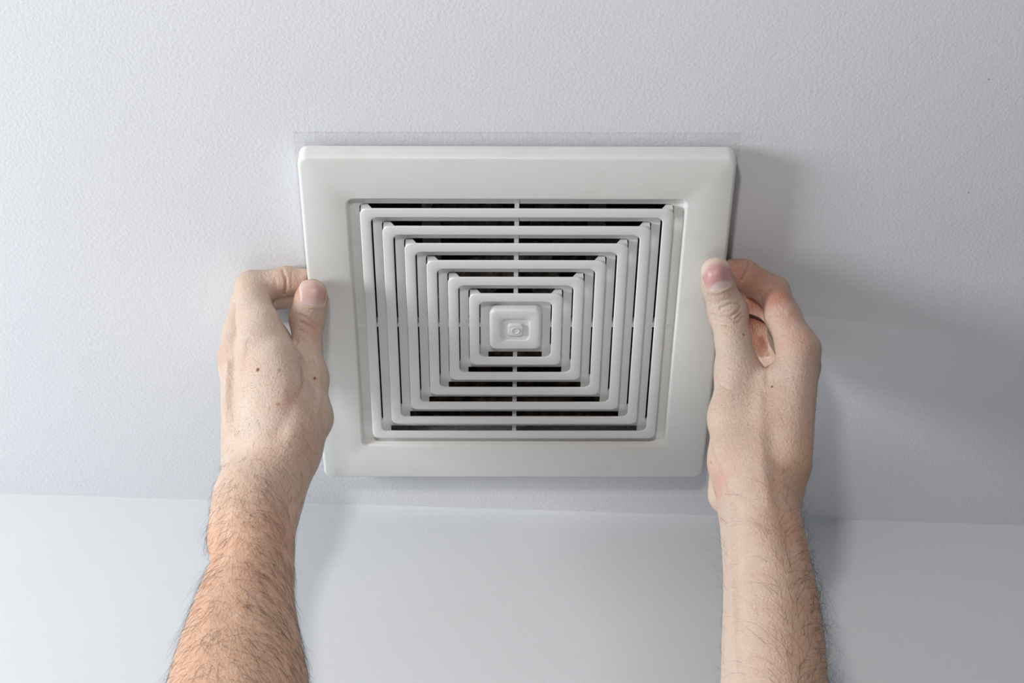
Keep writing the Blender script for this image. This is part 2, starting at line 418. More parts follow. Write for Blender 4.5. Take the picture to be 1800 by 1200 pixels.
def sculpt(data, h):
    """data: palm = list of limbs, fingers = list of (blend, limbs); every limb = (A, B, ra, rb, bdir, k)"""
    P = [x for l in data['palm'] for x in (l[0], l[1])] + [x for k, f, pr in data['fingers'] for l in f for x in (l[0], l[1])]
    P = np.array(P)
    F = Field(P.min(0) - .06, P.max(0) + .06, h)
    palm = F.new()
    for l in data['palm']: F.add(palm, *l)
    out = palm.copy()
    for k, limbs, press in data['fingers']:
        pts = [x for l in limbs for x in (l[0], l[1])]
        s = F.box(pts, .03)
        f = F.new()
        for l in limbs: F.add(f, *l)
        X, Y, Z = np.meshgrid(*[F.ax[i][s[i]] for i in range(3)], indexing='ij', sparse=True)
        if press == 'side':                               # fingertip flattened against the side of the cover
            f[s] = -smin(-f[s], np.abs(X) - .1254 + 0 * Y + 0 * Z, .0015)
        elif press == 'front':                            # thumb pad flattened on the front of the cover
            f[s] = -smin(-f[s], np.where(np.abs(X) < .1262, -.0004 - Z, BIG) + 0 * Y, .0015)
        out[s] = np.minimum(out[s], smin(palm[s], f[s], k))
    for l in data.get('carve', []):                       # grooves cut out with a soft edge
        A, B, ra, rb, k = l
        s = F.box([A, B], ra + k + .003)
        X, Y, Z = np.meshgrid(*[F.ax[i][s[i]] for i in range(3)], indexing='ij', sparse=True)
        d = limb_field(X, Y, Z, A, B, (ra, ra), (rb, rb))
        out[s] = -smin(-out[s], d, k)
    V, Q = surface_nets(out, F.lo, h)
    return relax(V, Q, 4), Q
def refine(V, Q):
    """split every quad in four and smooth"""
    e = np.sort(np.concatenate([Q[:, [0, 1]], Q[:, [1, 2]], Q[:, [2, 3]], Q[:, [3, 0]]]).astype(np.int64), axis=1)
    key = e[:, 0] * len(V) + e[:, 1]
    u, inv = np.unique(key, return_inverse=True)
    mid = (V[u // len(V)] + V[u % len(V)]) * .5
    cen = V[Q].mean(1); nq = len(Q)
    em = inv.reshape(4, nq) + len(V); ci = np.arange(nq) + len(V) + len(mid)
    V2 = np.concatenate([V, mid, cen])
    Q2 = np.concatenate([np.stack([Q[:, i], em[i], ci, em[(i + 3) % 4]], 1) for i in range(4)])
    return relax(V2, Q2, 6), Q2
# ---- end of sculpting helpers ----


# ------------------------------------------------------------------ arms
LEFT = dict(
  palm=[(-146.04,21,-120.23,-146.57,20.8,-127.06,23.9,21.99,24.01,22.33,0.5,(1,0.15,0)),
    (-146.57,20.8,-127.06,-147.1,20.59,-133.89,24.01,22.33,24.11,22.67,0.5,(1,0.15,0)),
    (-147.1,20.59,-133.89,-147.4,20.4,-140.45,24.11,22.67,24.15,22.94,0.5,(1,0.15,0)),
    (-147.4,20.4,-140.45,-147.4,20.21,-146.7,24.15,22.94,24.13,23.18,0.5,(1,0.15,0)),
    (-147.4,20.21,-146.7,-147.18,20.03,-152.68,24.13,23.18,24.05,23.35,0.5,(1,0.15,0)),
    (-147.18,20.03,-152.68,-146.72,19.86,-158.27,24.05,23.35,23.8,23.32,0.5,(1,0.15,0)),
    (-146.72,19.86,-158.27,-145.83,19.71,-163.29,23.8,23.32,23.18,22.91,0.5,(1,0.15,0)),
    (-145.83,19.71,-163.29,-144.7,19.57,-167.91,23.18,22.91,22.39,22.31,0.5,(1,0.15,0)),
    (-144.7,19.57,-167.91,-143.91,19.43,-172.59,22.39,22.31,21.97,21.97,0.5,(1,0.15,0)),
    (-143.91,19.43,-172.59,-143.75,19.29,-177.44,21.97,21.97,22.21,22.14,0.5,(1,0.15,0)),
    (-143.75,19.29,-177.44,-143.92,19.14,-182.33,22.21,22.14,22.83,22.58,0.5,(1,0.15,0)),
    (-143.92,19.14,-182.33,-144.14,18.99,-187.42,22.83,22.58,23.54,23.07,0.5,(1,0.15,0)),
    (-144.14,18.99,-187.42,-144.35,18.83,-192.52,23.54,23.07,24.22,23.53,0.5,(1,0.15,0)),
    (-144.35,18.83,-192.52,-144.61,18.68,-197.81,24.22,23.53,24.98,24.04,0.5,(1,0.15,0)),
    (-144.61,18.68,-197.81,-144.73,18.49,-203.92,24.98,24.04,25.92,24.63,0.5,(1,0.15,0)),
    (-144.73,18.49,-203.92,-144.66,18.28,-211.1,25.92,24.63,27.06,25.27,0.5,(1,0.15,0)),
    (-144.66,18.28,-211.1,-144.47,18.04,-219.1,27.06,25.27,28.37,26,0.5,(1,0.15,0)),
    (-144.47,18.04,-219.1,-144.11,17.77,-227.83,28.37,26,29.82,26.84,0.5,(1,0.15,0)),
    (-144.11,17.77,-227.83,-143.57,17.5,-237.15,29.82,26.84,31.51,27.91,0.5,(1,0.15,0)),
    (-143.57,17.5,-237.15,-142.88,17.19,-247.2,31.51,27.91,33.34,29.1,0.5,(1,0.15,0)),
    (-142.88,17.19,-247.2,-142.09,16.86,-258.23,33.34,29.1,35.07,30.16,0.5,(1,0.15,0)),
    (-142.09,16.86,-258.23,-141.23,16.5,-270.41,35.07,30.16,36.62,30.97,0.5,(1,0.15,0)),
    (-141.23,16.5,-270.41,-140.28,16.1,-283.57,36.62,30.97,38.07,31.66,0.5,(1,0.15,0)),
    (-140.28,16.1,-283.57,-139.23,15.68,-297.49,38.07,31.66,39.38,32.29,0.5,(1,0.15,0)),
    (-139.23,15.68,-297.49,-138.06,15.24,-312.4,39.38,32.29,40.59,32.93,0.5,(1,0.15,0)),
    (-138.06,15.24,-312.4,-136.79,14.77,-328.08,40.59,32.93,41.67,33.52,0.5,(1,0.15,0)),
    (-136.79,14.77,-328.08,-135.43,14.3,-343.65,41.67,33.52,42.48,33.98,0.5,(1,0.15,0)),
    (-135.43,14.3,-343.65,-133.96,13.85,-358.8,42.48,33.98,42.88,34.25,0.5,(1,0.15,0)),
    (-133.96,13.85,-358.8,-132.4,13.39,-373.86,42.88,34.25,43.02,34.38,0.5,(1,0.15,0)),
    (-132.4,13.39,-373.86,-130.84,12.94,-388.91,43.02,34.38,43.15,34.52,0.5,(1,0.15,0)),
    (-150.25,-26.98,-46,-139.36,11.43,-118,11.27,11.27,15.43,15.43,8),
    (-164.11,-12.23,-38,-151.08,23.18,-108,11.1,11.1,15.67,15.67,8),
    (-168.05,4.53,-29,-156.66,32.06,-100,9.93,9.93,14.54,14.54,8),
    (-169.89,20.66,-20,-159,40.96,-92,9.05,9.05,13.37,13.37,8),
    (-122,-6.69,-52,-120.11,1.57,-78,10.36,10.36,12.19,12.19,8),
    (-120.11,1.57,-78,-130.06,8.83,-105,12.19,12.19,13.62,13.62,8),
    (-130.06,8.83,-105,-145.46,16.19,-125,13.62,13.62,21.17,21.17,12),
    (-138.93,-25.97,-58,-129.92,-1.48,-98,11.83,11.83,17.49,17.49,10),
    (-148.89,-32.61,-32,-137.55,-20.76,-56,10.01,10.01,11.23,11.23,8)],
  fingers=[(6, [(-123.28,-32.45,6,-138.68,-32.85,6,8.24,8.24,8.75,8.75,4), (-138.68,-32.85,6,-158.75,-30.33,2.5,8.75,8.75,10.29,10.29,4), (-158.75,-30.33,2.5,-154.07,-28.62,-24,10.29,10.29,11.11,11.11,4), (-154.07,-28.62,-24,-150.25,-26.98,-46,11.11,11.11,11.27,11.27,4)], 'side'),
    (5, [(-124.03,-22.9,7.5,-138.12,-23.27,7,7.95,7.95,8.29,8.29,4), (-138.12,-23.27,7,-162.67,-18.99,4,8.29,8.29,9.68,9.68,4), (-162.67,-18.99,4,-165.3,-12.61,-18,9.68,9.68,10.24,10.24,4), (-165.3,-12.61,-18,-164.11,-12.23,-38,10.24,10.24,11.1,11.1,4)], 'side'),
    (5, [(-140.18,6.28,-10,-148.28,0.44,-4,7.65,7.65,8,8,4), (-148.28,0.44,-4,-163.56,-4.35,0,8,8,9.04,9.04,4), (-163.56,-4.35,0,-168.05,4.53,-29,9.04,9.04,9.93,9.93,4)], 'free'),
    (5, [(-143.55,22.64,-6,-151.46,17.59,-0,7.04,7.04,7.4,7.4,4), (-151.46,17.59,-0,-163.96,13.3,2,7.4,7.4,8.45,8.45,4), (-163.96,13.3,2,-169.89,20.66,-20,8.45,8.45,9.05,9.05,4)], 'free'),
    (7, [(-121.27,-37.71,-10.5,-122.2,-33.34,-11,8.12,8.12,9.15,9.15,4), (-122.2,-33.34,-11,-124.64,-23.73,-18,9.15,9.15,10.18,10.18,4), (-124.64,-23.73,-18,-123.84,-15.04,-35,10.18,10.18,8.42,8.42,4), (-123.84,-15.04,-35,-122,-6.69,-52,8.42,8.42,10.36,10.36,4)], 'front')],
  lines=[(-0.8,0.9,[(-140.0,-42.5,5.3),(-137.7,-40.1,-0.5),(-137.7,-35.5,-3.3),(-139.1,-30.6,-3.7)]),
    (-0.25,0.8,[(-134.5,-41.8,4.1),(-134.5,-39.3,-0.5),(-134.4,-35.7,-2.7)]),
    (-0.25,0.8,[(-144.0,-40.0,-0.3),(-143.3,-35.9,-3.6),(-144.5,-30.3,-4.7)]),
    (-0.7,0.8,[(-127.5,-32.3,-24.6),(-123.7,-31.4,-26.2),(-119.4,-28.7,-27.5),(-117.1,-25.4,-28.2)]),
    (-0.65,0.8,[(-126.9,-29.4,-28.2),(-122.7,-28.2,-29.8),(-118.8,-26.0,-30.1),(-116.8,-23.2,-30.9)]),
    (-0.5,0.8,[(-128.0,-26.2,-31.4),(-123.7,-25.9,-33.9),(-120.1,-24.4,-35.1),(-116.7,-20.8,-37.0)]),
    (-0.25,0.7,[(-125.2,-34.5,-22.8),(-120.8,-32.9,-23.7),(-117.4,-29.8,-24.2)]),
    (-0.5,1.2,[(-123.7,-23.7,-38.9),(-120.2,-20.7,-43.4),(-117.7,-18.4,-50.7),(-115.9,-15.9,-57.7)]),
    (-0.35,1,[(-125.7,-23.8,-38.2),(-122.4,-21.0,-44.4),(-119.7,-19.2,-51.5),(-118.0,-17.2,-57.2)]),
    (-1.2,1.6,[(-130.0,-22.6,-37.1),(-127.3,-29.5,-52.7),(-125.6,-27.4,-56.4),(-124.6,-24.8,-57.9)]),
    (-0.8,2.5,[(-124.6,-24.8,-57.9),(-123.0,-20.1,-60.3),(-122.0,-20.3,-70.7),(-122.5,-21.8,-81.9)]),
    (-0.2,0.8,[(-164.0,-35.8,-18.3),(-159.9,-39.3,-23.9),(-154.6,-41.2,-24.2)]),
    (-0.2,0.8,[(-163.6,-36.2,-22.7),(-157.8,-40.3,-29.1),(-153.4,-42.2,-29.1)]),
    (0.9,2.6,[(-157.4,-34.0,-54.5),(-158.9,-23.4,-64.1),(-158.0,-16.7,-75.9),(-158.8,-8.1,-84.1),(-160.9,0.5,-93.6)]),
    (0.8,2.4,[(-168.8,-16.6,-51.4),(-168.8,-9.5,-63.4),(-168.3,-2.5,-75.4),(-168.7,3.8,-83.0)]),
    (-0.8,3.5,[(-164.9,-17.9,-53.0),(-164.5,-11.5,-65.9),(-163.6,-5.3,-78.6),(-164.0,-0.2,-87.0)]),
    (0.5,1.8,[(-116.8,-17.3,-54.8),(-114.6,-13.0,-62.3),(-113.0,-11.4,-75.5),(-114.5,-11.9,-87.9)]),
    (-1,5,[(-125.5,-23.0,-87.5),(-129.5,-19.9,-99.5),(-133.8,-15.8,-108.5)]),
    (-1.2,5,[(-160.9,0.8,-156.3),(-160.3,2.3,-167.9),(-159.8,2.9,-179.9),(-158.8,-0.2,-190.7)]),
    (-1,6,[(-127.2,5.8,-140.7),(-127.6,6.0,-157.5),(-125.4,7.0,-173.8)])],
  moles=[(-147.9,-30.2,-71.7,2,1), (-135.4,-31.7,-73.7,2.2,0.35), (-117.3,-15.0,-61.9,1.6,0.8), (-134.9,-23.0,-92.9,2,0.5), (-133.8,-6.3,-220.6,2.4,-0.9), (-135.2,-7.4,-224.3,2,-0.6), (-134.0,-3.7,-201.5,2.2,-0.7), (-143.3,-10.7,-237.5,2.5,-0.8), (-137.3,-9.7,-235.1,2,-0.4), (-128.7,-11.3,-262.1,2.4,-0.8), (-148.9,-13.3,-259.9,4,-0.5)],
  red=[(-128.8,-41.4,-8.6,11,0.9), (-137.2,-37.4,-2.5,10,0.5), (-117.1,-42.9,-15.3,9,0.6), (-133.5,-28.1,-23.3,7,0.5), (-120.7,-27.2,-30.1,9,0.4), (-156.7,-27.7,-63.7,8,0.25), (-174.9,-16.0,-42.8,9,0.35), (-126.9,-22.9,-90.0,10,0.4), (-125.7,-24.0,-84.3,8,0.3), (-127.1,6.3,-161.9,18,0.25), (-139.7,-8.3,-118.7,9,0.2), (-135.7,-4.8,-204.7,12,0.3), (-118.4,-12.8,-105.3,14,0.35)],
  nail=((-117.7,-42.1,-16.6), (0.003372,-0.01398,0.0075), (0.62, -0.46, -0.63), 7.4, 7.8),
  base=(-146.0,21.0,-120.2), wrist_z=-105, tan=.95, tan_in=.75, side=-1, pore_z=-80)
RIGHT = dict(
  palm=[(137.19,14.23,-126.87,136.55,14.11,-130.89,22.15,27.02,22.04,27.13,0.5,(1,0,0)),
    (136.55,14.11,-130.89,135.92,13.99,-134.9,22.04,27.13,21.93,27.24,0.5,(1,0,0)),
    (135.92,13.99,-134.9,135.37,13.85,-139.28,21.93,27.24,21.92,27.41,0.5,(1,0,0)),
    (135.37,13.85,-139.28,134.97,13.71,-144.05,21.92,27.41,22.08,27.65,0.5,(1,0,0)),
    (134.97,13.71,-144.05,134.67,13.56,-149.19,22.08,27.65,22.34,27.95,0.5,(1,0,0)),
    (134.67,13.56,-149.19,134.42,13.38,-155,22.34,27.95,22.59,28.23,0.5,(1,0,0)),
    (134.42,13.38,-155,134.25,13.19,-161.38,22.59,28.23,22.72,28.43,0.5,(1,0,0)),
    (134.25,13.19,-161.38,134.14,12.98,-168.44,22.72,28.43,22.85,28.61,0.5,(1,0,0)),
    (134.14,12.98,-168.44,133.93,12.73,-176.77,22.85,28.61,23.11,28.88,0.5,(1,0,0)),
    (133.93,12.73,-176.77,133.56,12.42,-187.21,23.11,28.88,23.62,29.32,0.5,(1,0,0)),
    (133.56,12.42,-187.21,133.09,12.07,-198.94,23.62,29.32,24.26,29.84,0.5,(1,0,0)),
    (133.09,12.07,-198.94,132.53,11.73,-210.03,24.26,29.84,24.86,30.33,0.5,(1,0,0)),
    (132.53,11.73,-210.03,131.84,11.44,-219.7,24.86,30.33,25.36,30.74,0.5,(1,0,0)),
    (131.84,11.44,-219.7,131.06,11.17,-228.75,25.36,30.74,25.82,31.1,0.5,(1,0,0)),
    (131.06,11.17,-228.75,130.23,10.9,-237.65,25.82,31.1,26.17,31.4,0.5,(1,0,0)),
    (130.23,10.9,-237.65,129.39,10.65,-246.05,26.17,31.4,26.32,31.57,0.5,(1,0,0)),
    (129.39,10.65,-246.05,128.5,10.4,-254.32,26.32,31.57,26.38,31.68,0.5,(1,0,0)),
    (128.5,10.4,-254.32,127.46,10.11,-263.99,26.38,31.68,26.56,31.87,0.5,(1,0,0)),
    (127.46,10.11,-263.99,126.23,9.76,-275.79,26.56,31.87,26.99,32.26,0.5,(1,0,0)),
    (126.23,9.76,-275.79,124.84,9.36,-289.01,26.99,32.26,27.56,32.74,0.5,(1,0,0)),
    (124.84,9.36,-289.01,123.33,8.94,-302.98,27.56,32.74,28.1,33.16,0.5,(1,0,0)),
    (123.33,8.94,-302.98,121.63,8.5,-317.79,28.1,33.16,28.62,33.47,0.5,(1,0,0)),
    (121.63,8.5,-317.79,119.8,8.03,-333.35,28.62,33.47,29.12,33.71,0.5,(1,0,0)),
    (119.8,8.03,-333.35,117.99,7.57,-348.82,29.12,33.71,29.54,33.97,0.5,(1,0,0)),
    (117.99,7.57,-348.82,116.22,7.12,-363.86,29.54,33.97,29.83,34.24,0.5,(1,0,0)),
    (116.22,7.12,-363.86,114.47,6.67,-378.8,29.83,34.24,30.04,34.52,0.5,(1,0,0)),
    (114.47,6.67,-378.8,112.71,6.22,-393.75,30.04,34.52,30.25,34.79,0.5,(1,0,0)),
    (165.33,-23.1,-46,151.53,1.49,-117,12,12,14.43,14.43,8),
    (169.46,-3.81,-37,153.96,14.17,-104,11.55,11.55,14.7,14.7,8),
    (171.61,14.97,-27,153.41,27.63,-94,11.08,11.08,13.95,13.95,8),
    (172.34,32.3,-18,150.96,39.24,-86,10.22,10.22,13.46,13.46,8),
    (129.61,-12.36,-52,125.91,0.41,-79,12.03,12.03,13.69,13.69,8),
    (125.91,0.41,-79,127.38,7.57,-108,13.69,13.69,16.21,16.21,8),
    (127.38,7.57,-108,136.09,16.52,-130,16.21,16.21,19.88,19.88,12),
    (147.08,-10.55,-64,140.69,6.03,-104,11.27,11.27,19.5,19.5,10),
    (158.13,29.86,-8,144.01,38.81,-70,10.63,10.63,16.34,16.34,10),
    (163.43,27.16,-3,155.27,33.94,-35,8.52,8.52,11.14,11.14,8),
    (125.45,24.36,-85,124.24,35.27,-106,11.34,11.34,13.22,13.22,8)],
  fingers=[(6, [(124.81,-41.11,4.5,136.63,-39.39,4.5,8.55,8.55,9.25,9.25,4), (136.63,-39.39,4.5,155.57,-30.32,0,9.25,9.25,9.27,9.27,4), (155.57,-30.32,0,157.94,-30.92,-24,9.27,9.27,10.12,10.12,4), (157.94,-30.92,-24,165.33,-23.1,-46,10.12,10.12,12,12,4)], 'side'),
    (5, [(126.92,-21.71,8.5,139.04,-18.62,8.5,7.29,7.29,7.31,7.31,4), (139.04,-18.62,8.5,159.03,-11.27,6,7.31,7.31,7.68,7.68,4), (159.03,-11.27,6,162.96,-10.92,-18,7.68,7.68,10.29,10.29,4), (162.96,-10.92,-18,169.46,-3.81,-37,10.29,10.29,11.55,11.55,4)], 'side'),
    (5, [(133.14,0.1,6,142.95,3.29,6,7.03,7.03,7.04,7.04,4), (142.95,3.29,6,163.01,8.47,4,7.04,7.04,7.76,7.76,4), (163.01,8.47,4,171.61,14.97,-27,7.76,7.76,11.08,11.08,4)], 'side'),
    (5, [(138.93,9.05,3,146.64,9.58,2,7.05,7.05,7.4,7.4,4), (146.64,9.58,2,164.58,18.82,2,7.4,7.4,8.15,8.15,4), (164.58,18.82,2,172.34,32.3,-18,8.15,8.15,10.22,10.22,4)], 'side'),
    (7, [(117.97,-51.93,-10.5,119.55,-44.63,-11,8.74,8.74,9.45,9.45,4), (119.55,-44.63,-11,126.26,-29.44,-18,9.45,9.45,11.53,11.53,4), (126.26,-29.44,-18,128.13,-21.58,-36,11.53,11.53,10.08,10.08,4), (128.13,-21.58,-36,129.61,-12.36,-52,10.08,10.08,12.03,12.03,4)], 'front')],
  lines=[(-0.6,0.8,[(120.1,-38.2,-25.6),(125.7,-40.9,-24.7),(131.4,-39.9,-23.2)]),
    (-0.8,0.8,[(115.9,-33.0,-24.6),(120.2,-34.4,-29.0),(126.1,-36.1,-30.3),(130.8,-37.4,-27.1),(132.4,-38.8,-23.8)]),
    (-0.75,0.8,[(117.1,-31.6,-27.4),(122.6,-34.0,-31.9),(129.1,-35.3,-31.2),(132.8,-36.3,-27.0)]),
    (-0.6,0.8,[(117.6,-30.3,-29.3),(123.5,-33.0,-34.6),(130.1,-34.0,-33.5),(133.4,-34.6,-28.9)]),
    (-0.25,0.7,[(118.7,-40.8,-23.3),(123.7,-43.0,-23.1),(128.0,-42.4,-22.3)]),
    (-0.3,0.6,[(118.1,-36.6,-25.2),(121.5,-36.7,-27.7),(125.3,-37.8,-28.0)]),
    (-0.9,0.9,[(139.7,-49.0,5.3),(137.7,-47.6,-1.4),(134.5,-43.0,-4.9)]),
    (-0.5,0.8,[(157.3,-40.3,-3.9),(150.9,-38.6,-9.1),(146.4,-32.7,-8.7)]),
    (-0.4,0.7,[(154.5,-40.5,-4.7),(149.2,-37.5,-8.9),(146.0,-34.1,-8.0)]),
    (-0.5,1.2,[(156.8,-39.7,-31.4),(151.6,-37.5,-30.5),(148.9,-33.3,-30.3),(148.5,-28.9,-30.2)]),
    (-0.35,0.8,[(156.9,-34.5,-44.8),(151.9,-28.9,-41.2),(152.2,-9.1,-20.5)]),
    (-0.25,0.8,[(154.8,-31.8,-47.6),(152.2,-27.8,-45.4),(151.5,-22.9,-41.5)]),
    (-1,1.5,[(153.5,17.3,-5.7),(144.7,-20.8,-56.8)]),
    (-0.6,1,[(154.9,17.0,-6.4),(157.2,15.1,-6.7),(151.5,-21.7,-47.6)]),
    (-0.5,2,[(145.5,-20.3,-55.8),(144.9,-22.6,-65.2),(143.9,-21.0,-71.9)]),
    (-0.7,0.9,[(110.8,-0.5,-98.4),(111.3,-2.5,-110.8),(113.8,-0.1,-121.9),(115.8,-0.0,-132.3),(116.2,-1.3,-142.5)]),
    (-0.4,0.9,[(116.2,-13.3,-59.2),(118.1,-14.5,-66.3),(121.3,-16.1,-71.7)]),
    (-0.35,0.8,[(112.6,9.6,-140.7),(114.0,4.2,-138.3),(116.2,-0.9,-138.3)]),
    (0.7,2.2,[(116.1,-3.4,-154.0),(113.6,-0.5,-172.7),(111.3,-1.4,-198.0),(107.8,-6.9,-241.5),(105.6,-11.3,-274.3)]),
    (-0.8,3,[(118.6,-7.3,-158.2),(116.2,-6.2,-177.8),(113.8,-7.2,-203.2),(110.7,-11.9,-245.9)]),
    (-0.8,7,[(141.7,-13.9,-115.6),(140.5,-12.8,-132.3),(140.0,-13.6,-146.6),(140.1,-14.8,-169.4),(140.1,-16.4,-195.6)]),
    (0.7,4,[(138.9,-17.8,-81.9),(136.9,-14.5,-107.1),(136.1,-13.4,-132.7),(134.5,-15.3,-161.1)])],
  moles=[(146.1,-21.4,-75.9,1.4,0.9), (133.0,-30.5,-40.4,1.2,0.7), (137.7,-15.3,-166.7,1,0.5), (114.7,2.4,-138.3,1.2,0.4), (109.4,3.0,-112.8,0.9,0.7)],
  red=[(117.3,-55.2,-18.5,9,0.4), (143.2,-43.3,-3.8,14,0.9), (133.3,-47.6,-1.4,12,0.9), (154.1,-40.3,-16.4,15,0.9), (158.7,-38.9,-33.6,14,0.5), (162.5,-36.2,-47.9,14,0.5), (148.8,5.2,-4.7,12,0.85), (144.5,-19.8,0.9,12,0.9), (146.8,-3.8,6.8,12,0.9), (168.1,-33.4,-55.1,14,0.4), (112.3,7.2,-125.5,14,0.5), (130.9,-35.0,-30.7,9,0.3), (143.9,-19.9,-54.9,8,0.5), (149.7,-21.4,-85.5,12,0.2), (143.4,-17.0,-97.4,8,0.3), (142.1,-14.6,-181.5,14,0.35)],  # spots deep in the thumb-index gap paint its shade as ruddy skin
  nail=((117.3,-56.9,-17.5), (-0.008296,-0.02249,0.0075), (-0.1, -0.52, -0.85), 8.8, 9.4),
  base=(137.2,14.2,-126.9), wrist_z=-55, tan=.85, tan_in=.05, side=1, pore_z=-75)  # brown weighted to the outer side, painting in the forearm's shadow side
def near_polyline(V, pts):
    pts = np.array(pts) * .001; best = np.full(len(V), 1e9)
    for a, b in zip(pts[:-1], pts[1:]):
        ab = b - a; L2 = float(ab @ ab) + 1e-12
        t = np.clip(((V - a) @ ab) / L2, 0, 1)
        best = np.minimum(best, np.linalg.norm(V - (a + t[:, None] * ab), axis=1))
    return best
def limbs(rows):
    return [((np.array(r[0:3]) * .001), (np.array(r[3:6]) * .001), (r[6] * .001, r[7] * .001), (r[8] * .001, r[9] * .001), r[11] if len(r) > 11 else None, r[10] * .001) for r in rows]
def build_arm(name, label, D, nail_label, seed):
    rng = np.random.default_rng(seed)
    data = dict(palm=limbs(D['palm']), fingers=[(k * .001, limbs(f), pr) for k, f, pr in D['fingers']])
    V, Q = refine(*sculpt(data, GRID))
    N = vertex_normals(V, Q)
    # creases and tendons
    for amp, wid, pts in D['lines']:
        pp = np.array(pts) * .001; pad = wid * .003 + .002
        m = np.where(((V > pp.min(0) - pad) & (V < pp.max(0) + pad)).all(1))[0]
        d = near_polyline(V[m], pts)
        V[m] += N[m] * (amp * .0013 * np.exp(-(d / (wid * .001)) ** 2))[:, None]
    # nail: a seat in the skin with raised folds, and a curved plate
    bvh = BVHTree.FromPolygons([tuple(v) for v in V], [tuple(q) for q in Q])
    c0, ax, nn, nw, nl = [np.array(x) if not np.isscalar(x) else x for x in D['nail']]
    c0 = c0 * .001; nw *= .001; nl *= .001
    nn = nn / np.linalg.norm(nn); ax = ax - nn * (ax @ nn); ax /= np.linalg.norm(ax); la = np.cross(ax, nn)
    S = []
    for i in np.linspace(-1, 1, 17):
        for j in np.linspace(-1, 1, 17):
            o = c0 + la * i * nw + ax * j * nl + nn * .03
            hit = bvh.ray_cast(Vector(o), Vector(-nn), .06)
            if hit[0] is not None:
                S.append((i, j, float((np.array(hit[0]) - c0) @ nn)))
    S = np.array(S); good = S[:, 2] > np.median(S[:, 2]) - .006; S = S[good]
    basis = lambda i, j: np.stack([np.ones_like(i), i, j, i * i, i * j, j * j, i ** 4, j ** 3, i * i * j], -1)
    co, *_ = np.linalg.lstsq(basis(S[:, 0], S[:, 1]), S[:, 2], rcond=None)
    rel = V - c0; pi_, pj, pn = rel @ la / nw, rel @ ax / nl, rel @ nn
    e = (np.abs(pi_) ** 3.2 + np.abs(pj) ** 3.2) ** (1 / 3.2)
    near = (e < 1.8) & (pn > -.008) & (N @ nn > .05)
    fold = np.exp(-((e - 1.10) / .09) ** 2) * np.where(pj > .75, np.clip(1 - (pj - .75) * 5, 0, 1), 1)
    sink = np.clip((1.02 - e) / .06, 0, 1)
    V[near] += nn * (fold * .0007 - sink * .0004)[near][:, None]
    # colour masks
    red = np.zeros(len(V)); mole = np.zeros(len(V))
    for x, y, z, r, a in D['red']:
        d = np.linalg.norm(V - np.array((x, y, z)) * .001, axis=1); red = np.maximum(red, a * np.exp(-(d / (r * .001)) ** 2))
    for x, y, z, r, a in D['moles']:
        d = np.linalg.norm(V - np.array((x, y, z)) * .001, axis=1); mole += a * np.exp(-(d / (r * .0006)) ** 4)
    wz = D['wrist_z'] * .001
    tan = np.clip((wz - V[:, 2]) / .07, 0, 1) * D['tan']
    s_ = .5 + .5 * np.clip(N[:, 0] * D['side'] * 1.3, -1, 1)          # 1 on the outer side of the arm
    tan = tan * (D['tan_in'] + (1 - D['tan_in']) * s_)  # on the right arm this browning also paints the shaded flank
    pores = np.clip(1 - np.abs(V[:, 2] - D['pore_z'] * .001) / .045, 0, 1)
    base = np.array((*(D['base'][:2]), D['base'][2])) * .001
    me = bpy.data.meshes.new(name)
    me.from_pydata((V - base).tolist(), [], Q.tolist())
    me.polygons.foreach_set('use_smooth', np.ones(len(Q), bool))
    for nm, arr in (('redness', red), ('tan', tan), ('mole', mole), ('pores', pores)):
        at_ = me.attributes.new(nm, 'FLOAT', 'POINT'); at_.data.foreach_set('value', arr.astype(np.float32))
    arm = obj(name, me, M_SKIN); arm.location = (base[0], base[1], base[2] + Z0)
    tag(arm, label, 'arm', 'arms of the person holding the cover')
    # nail plate
    nu, nv = 18, 20; vs, fs, al, ac = [], [], [], []
    for side in (0, 1):
        for j in range(nv + 1):
            for i in range(nu + 1):
                a_, b_ = i / nu * 2 - 1, j / nv * 2 - 1
                wa = a_ * (1 - .10 * max(0, -b_) ** 2)
                pw = 2.4 if b_ > 0 else 4.0
                cut = (1 - abs(wa) ** pw) ** (1 / pw) if abs(wa) < 1 else 0
                bb = b_ * max(cut, .22)
                hgt = float(basis(np.array([wa]), np.array([bb]))[0] @ co)
                p = c0 + la * wa * nw + ax * bb * nl + nn * (hgt + (.00022 if side == 0 else -.0006) - .0004 * abs(wa) ** 6)
                vs.append(tuple(p - base)); al.append(bb * .5 + .5); ac.append(wa)
    W_ = nu + 1; off = W_ * (nv + 1)
    for j in range(nv):
        for i in range(nu):
            q = [j * W_ + i, j * W_ + i + 1, (j + 1) * W_ + i + 1, (j + 1) * W_ + i]
            fs.append(q); fs.append([x + off for x in q][::-1])
    rim = [i for i in range(W_)] + [j * W_ + nu for j in range(1, nv + 1)] + [nv * W_ + i for i in range(nu - 1, -1, -1)] + [j * W_ for j in range(nv - 1, 0, -1)]
    for a_, b_ in zip(rim, rim[1:] + rim[:1]): fs.append([b_, a_, a_ + off, b_ + off])
    nm_ = bpy.data.meshes.new('thumbnail'); nm_.from_pydata(vs, [], fs)
    bmn = bmesh.new(); bmn.from_mesh(nm_); bmesh.ops.recalc_face_normals(bmn, faces=bmn.faces[:]); bmn.to_mesh(nm_); bmn.free()
    for nme, arr in (('along', al), ('across', ac)):
        at_ = nm_.attributes.new(nme, 'FLOAT', 'POINT'); at_.data.foreach_set('value', np.array(arr, np.float32))
    nail = obj('thumbnail', nm_, D['nail_mat'], arm, smooth=1.0); nail['label'] = nail_label
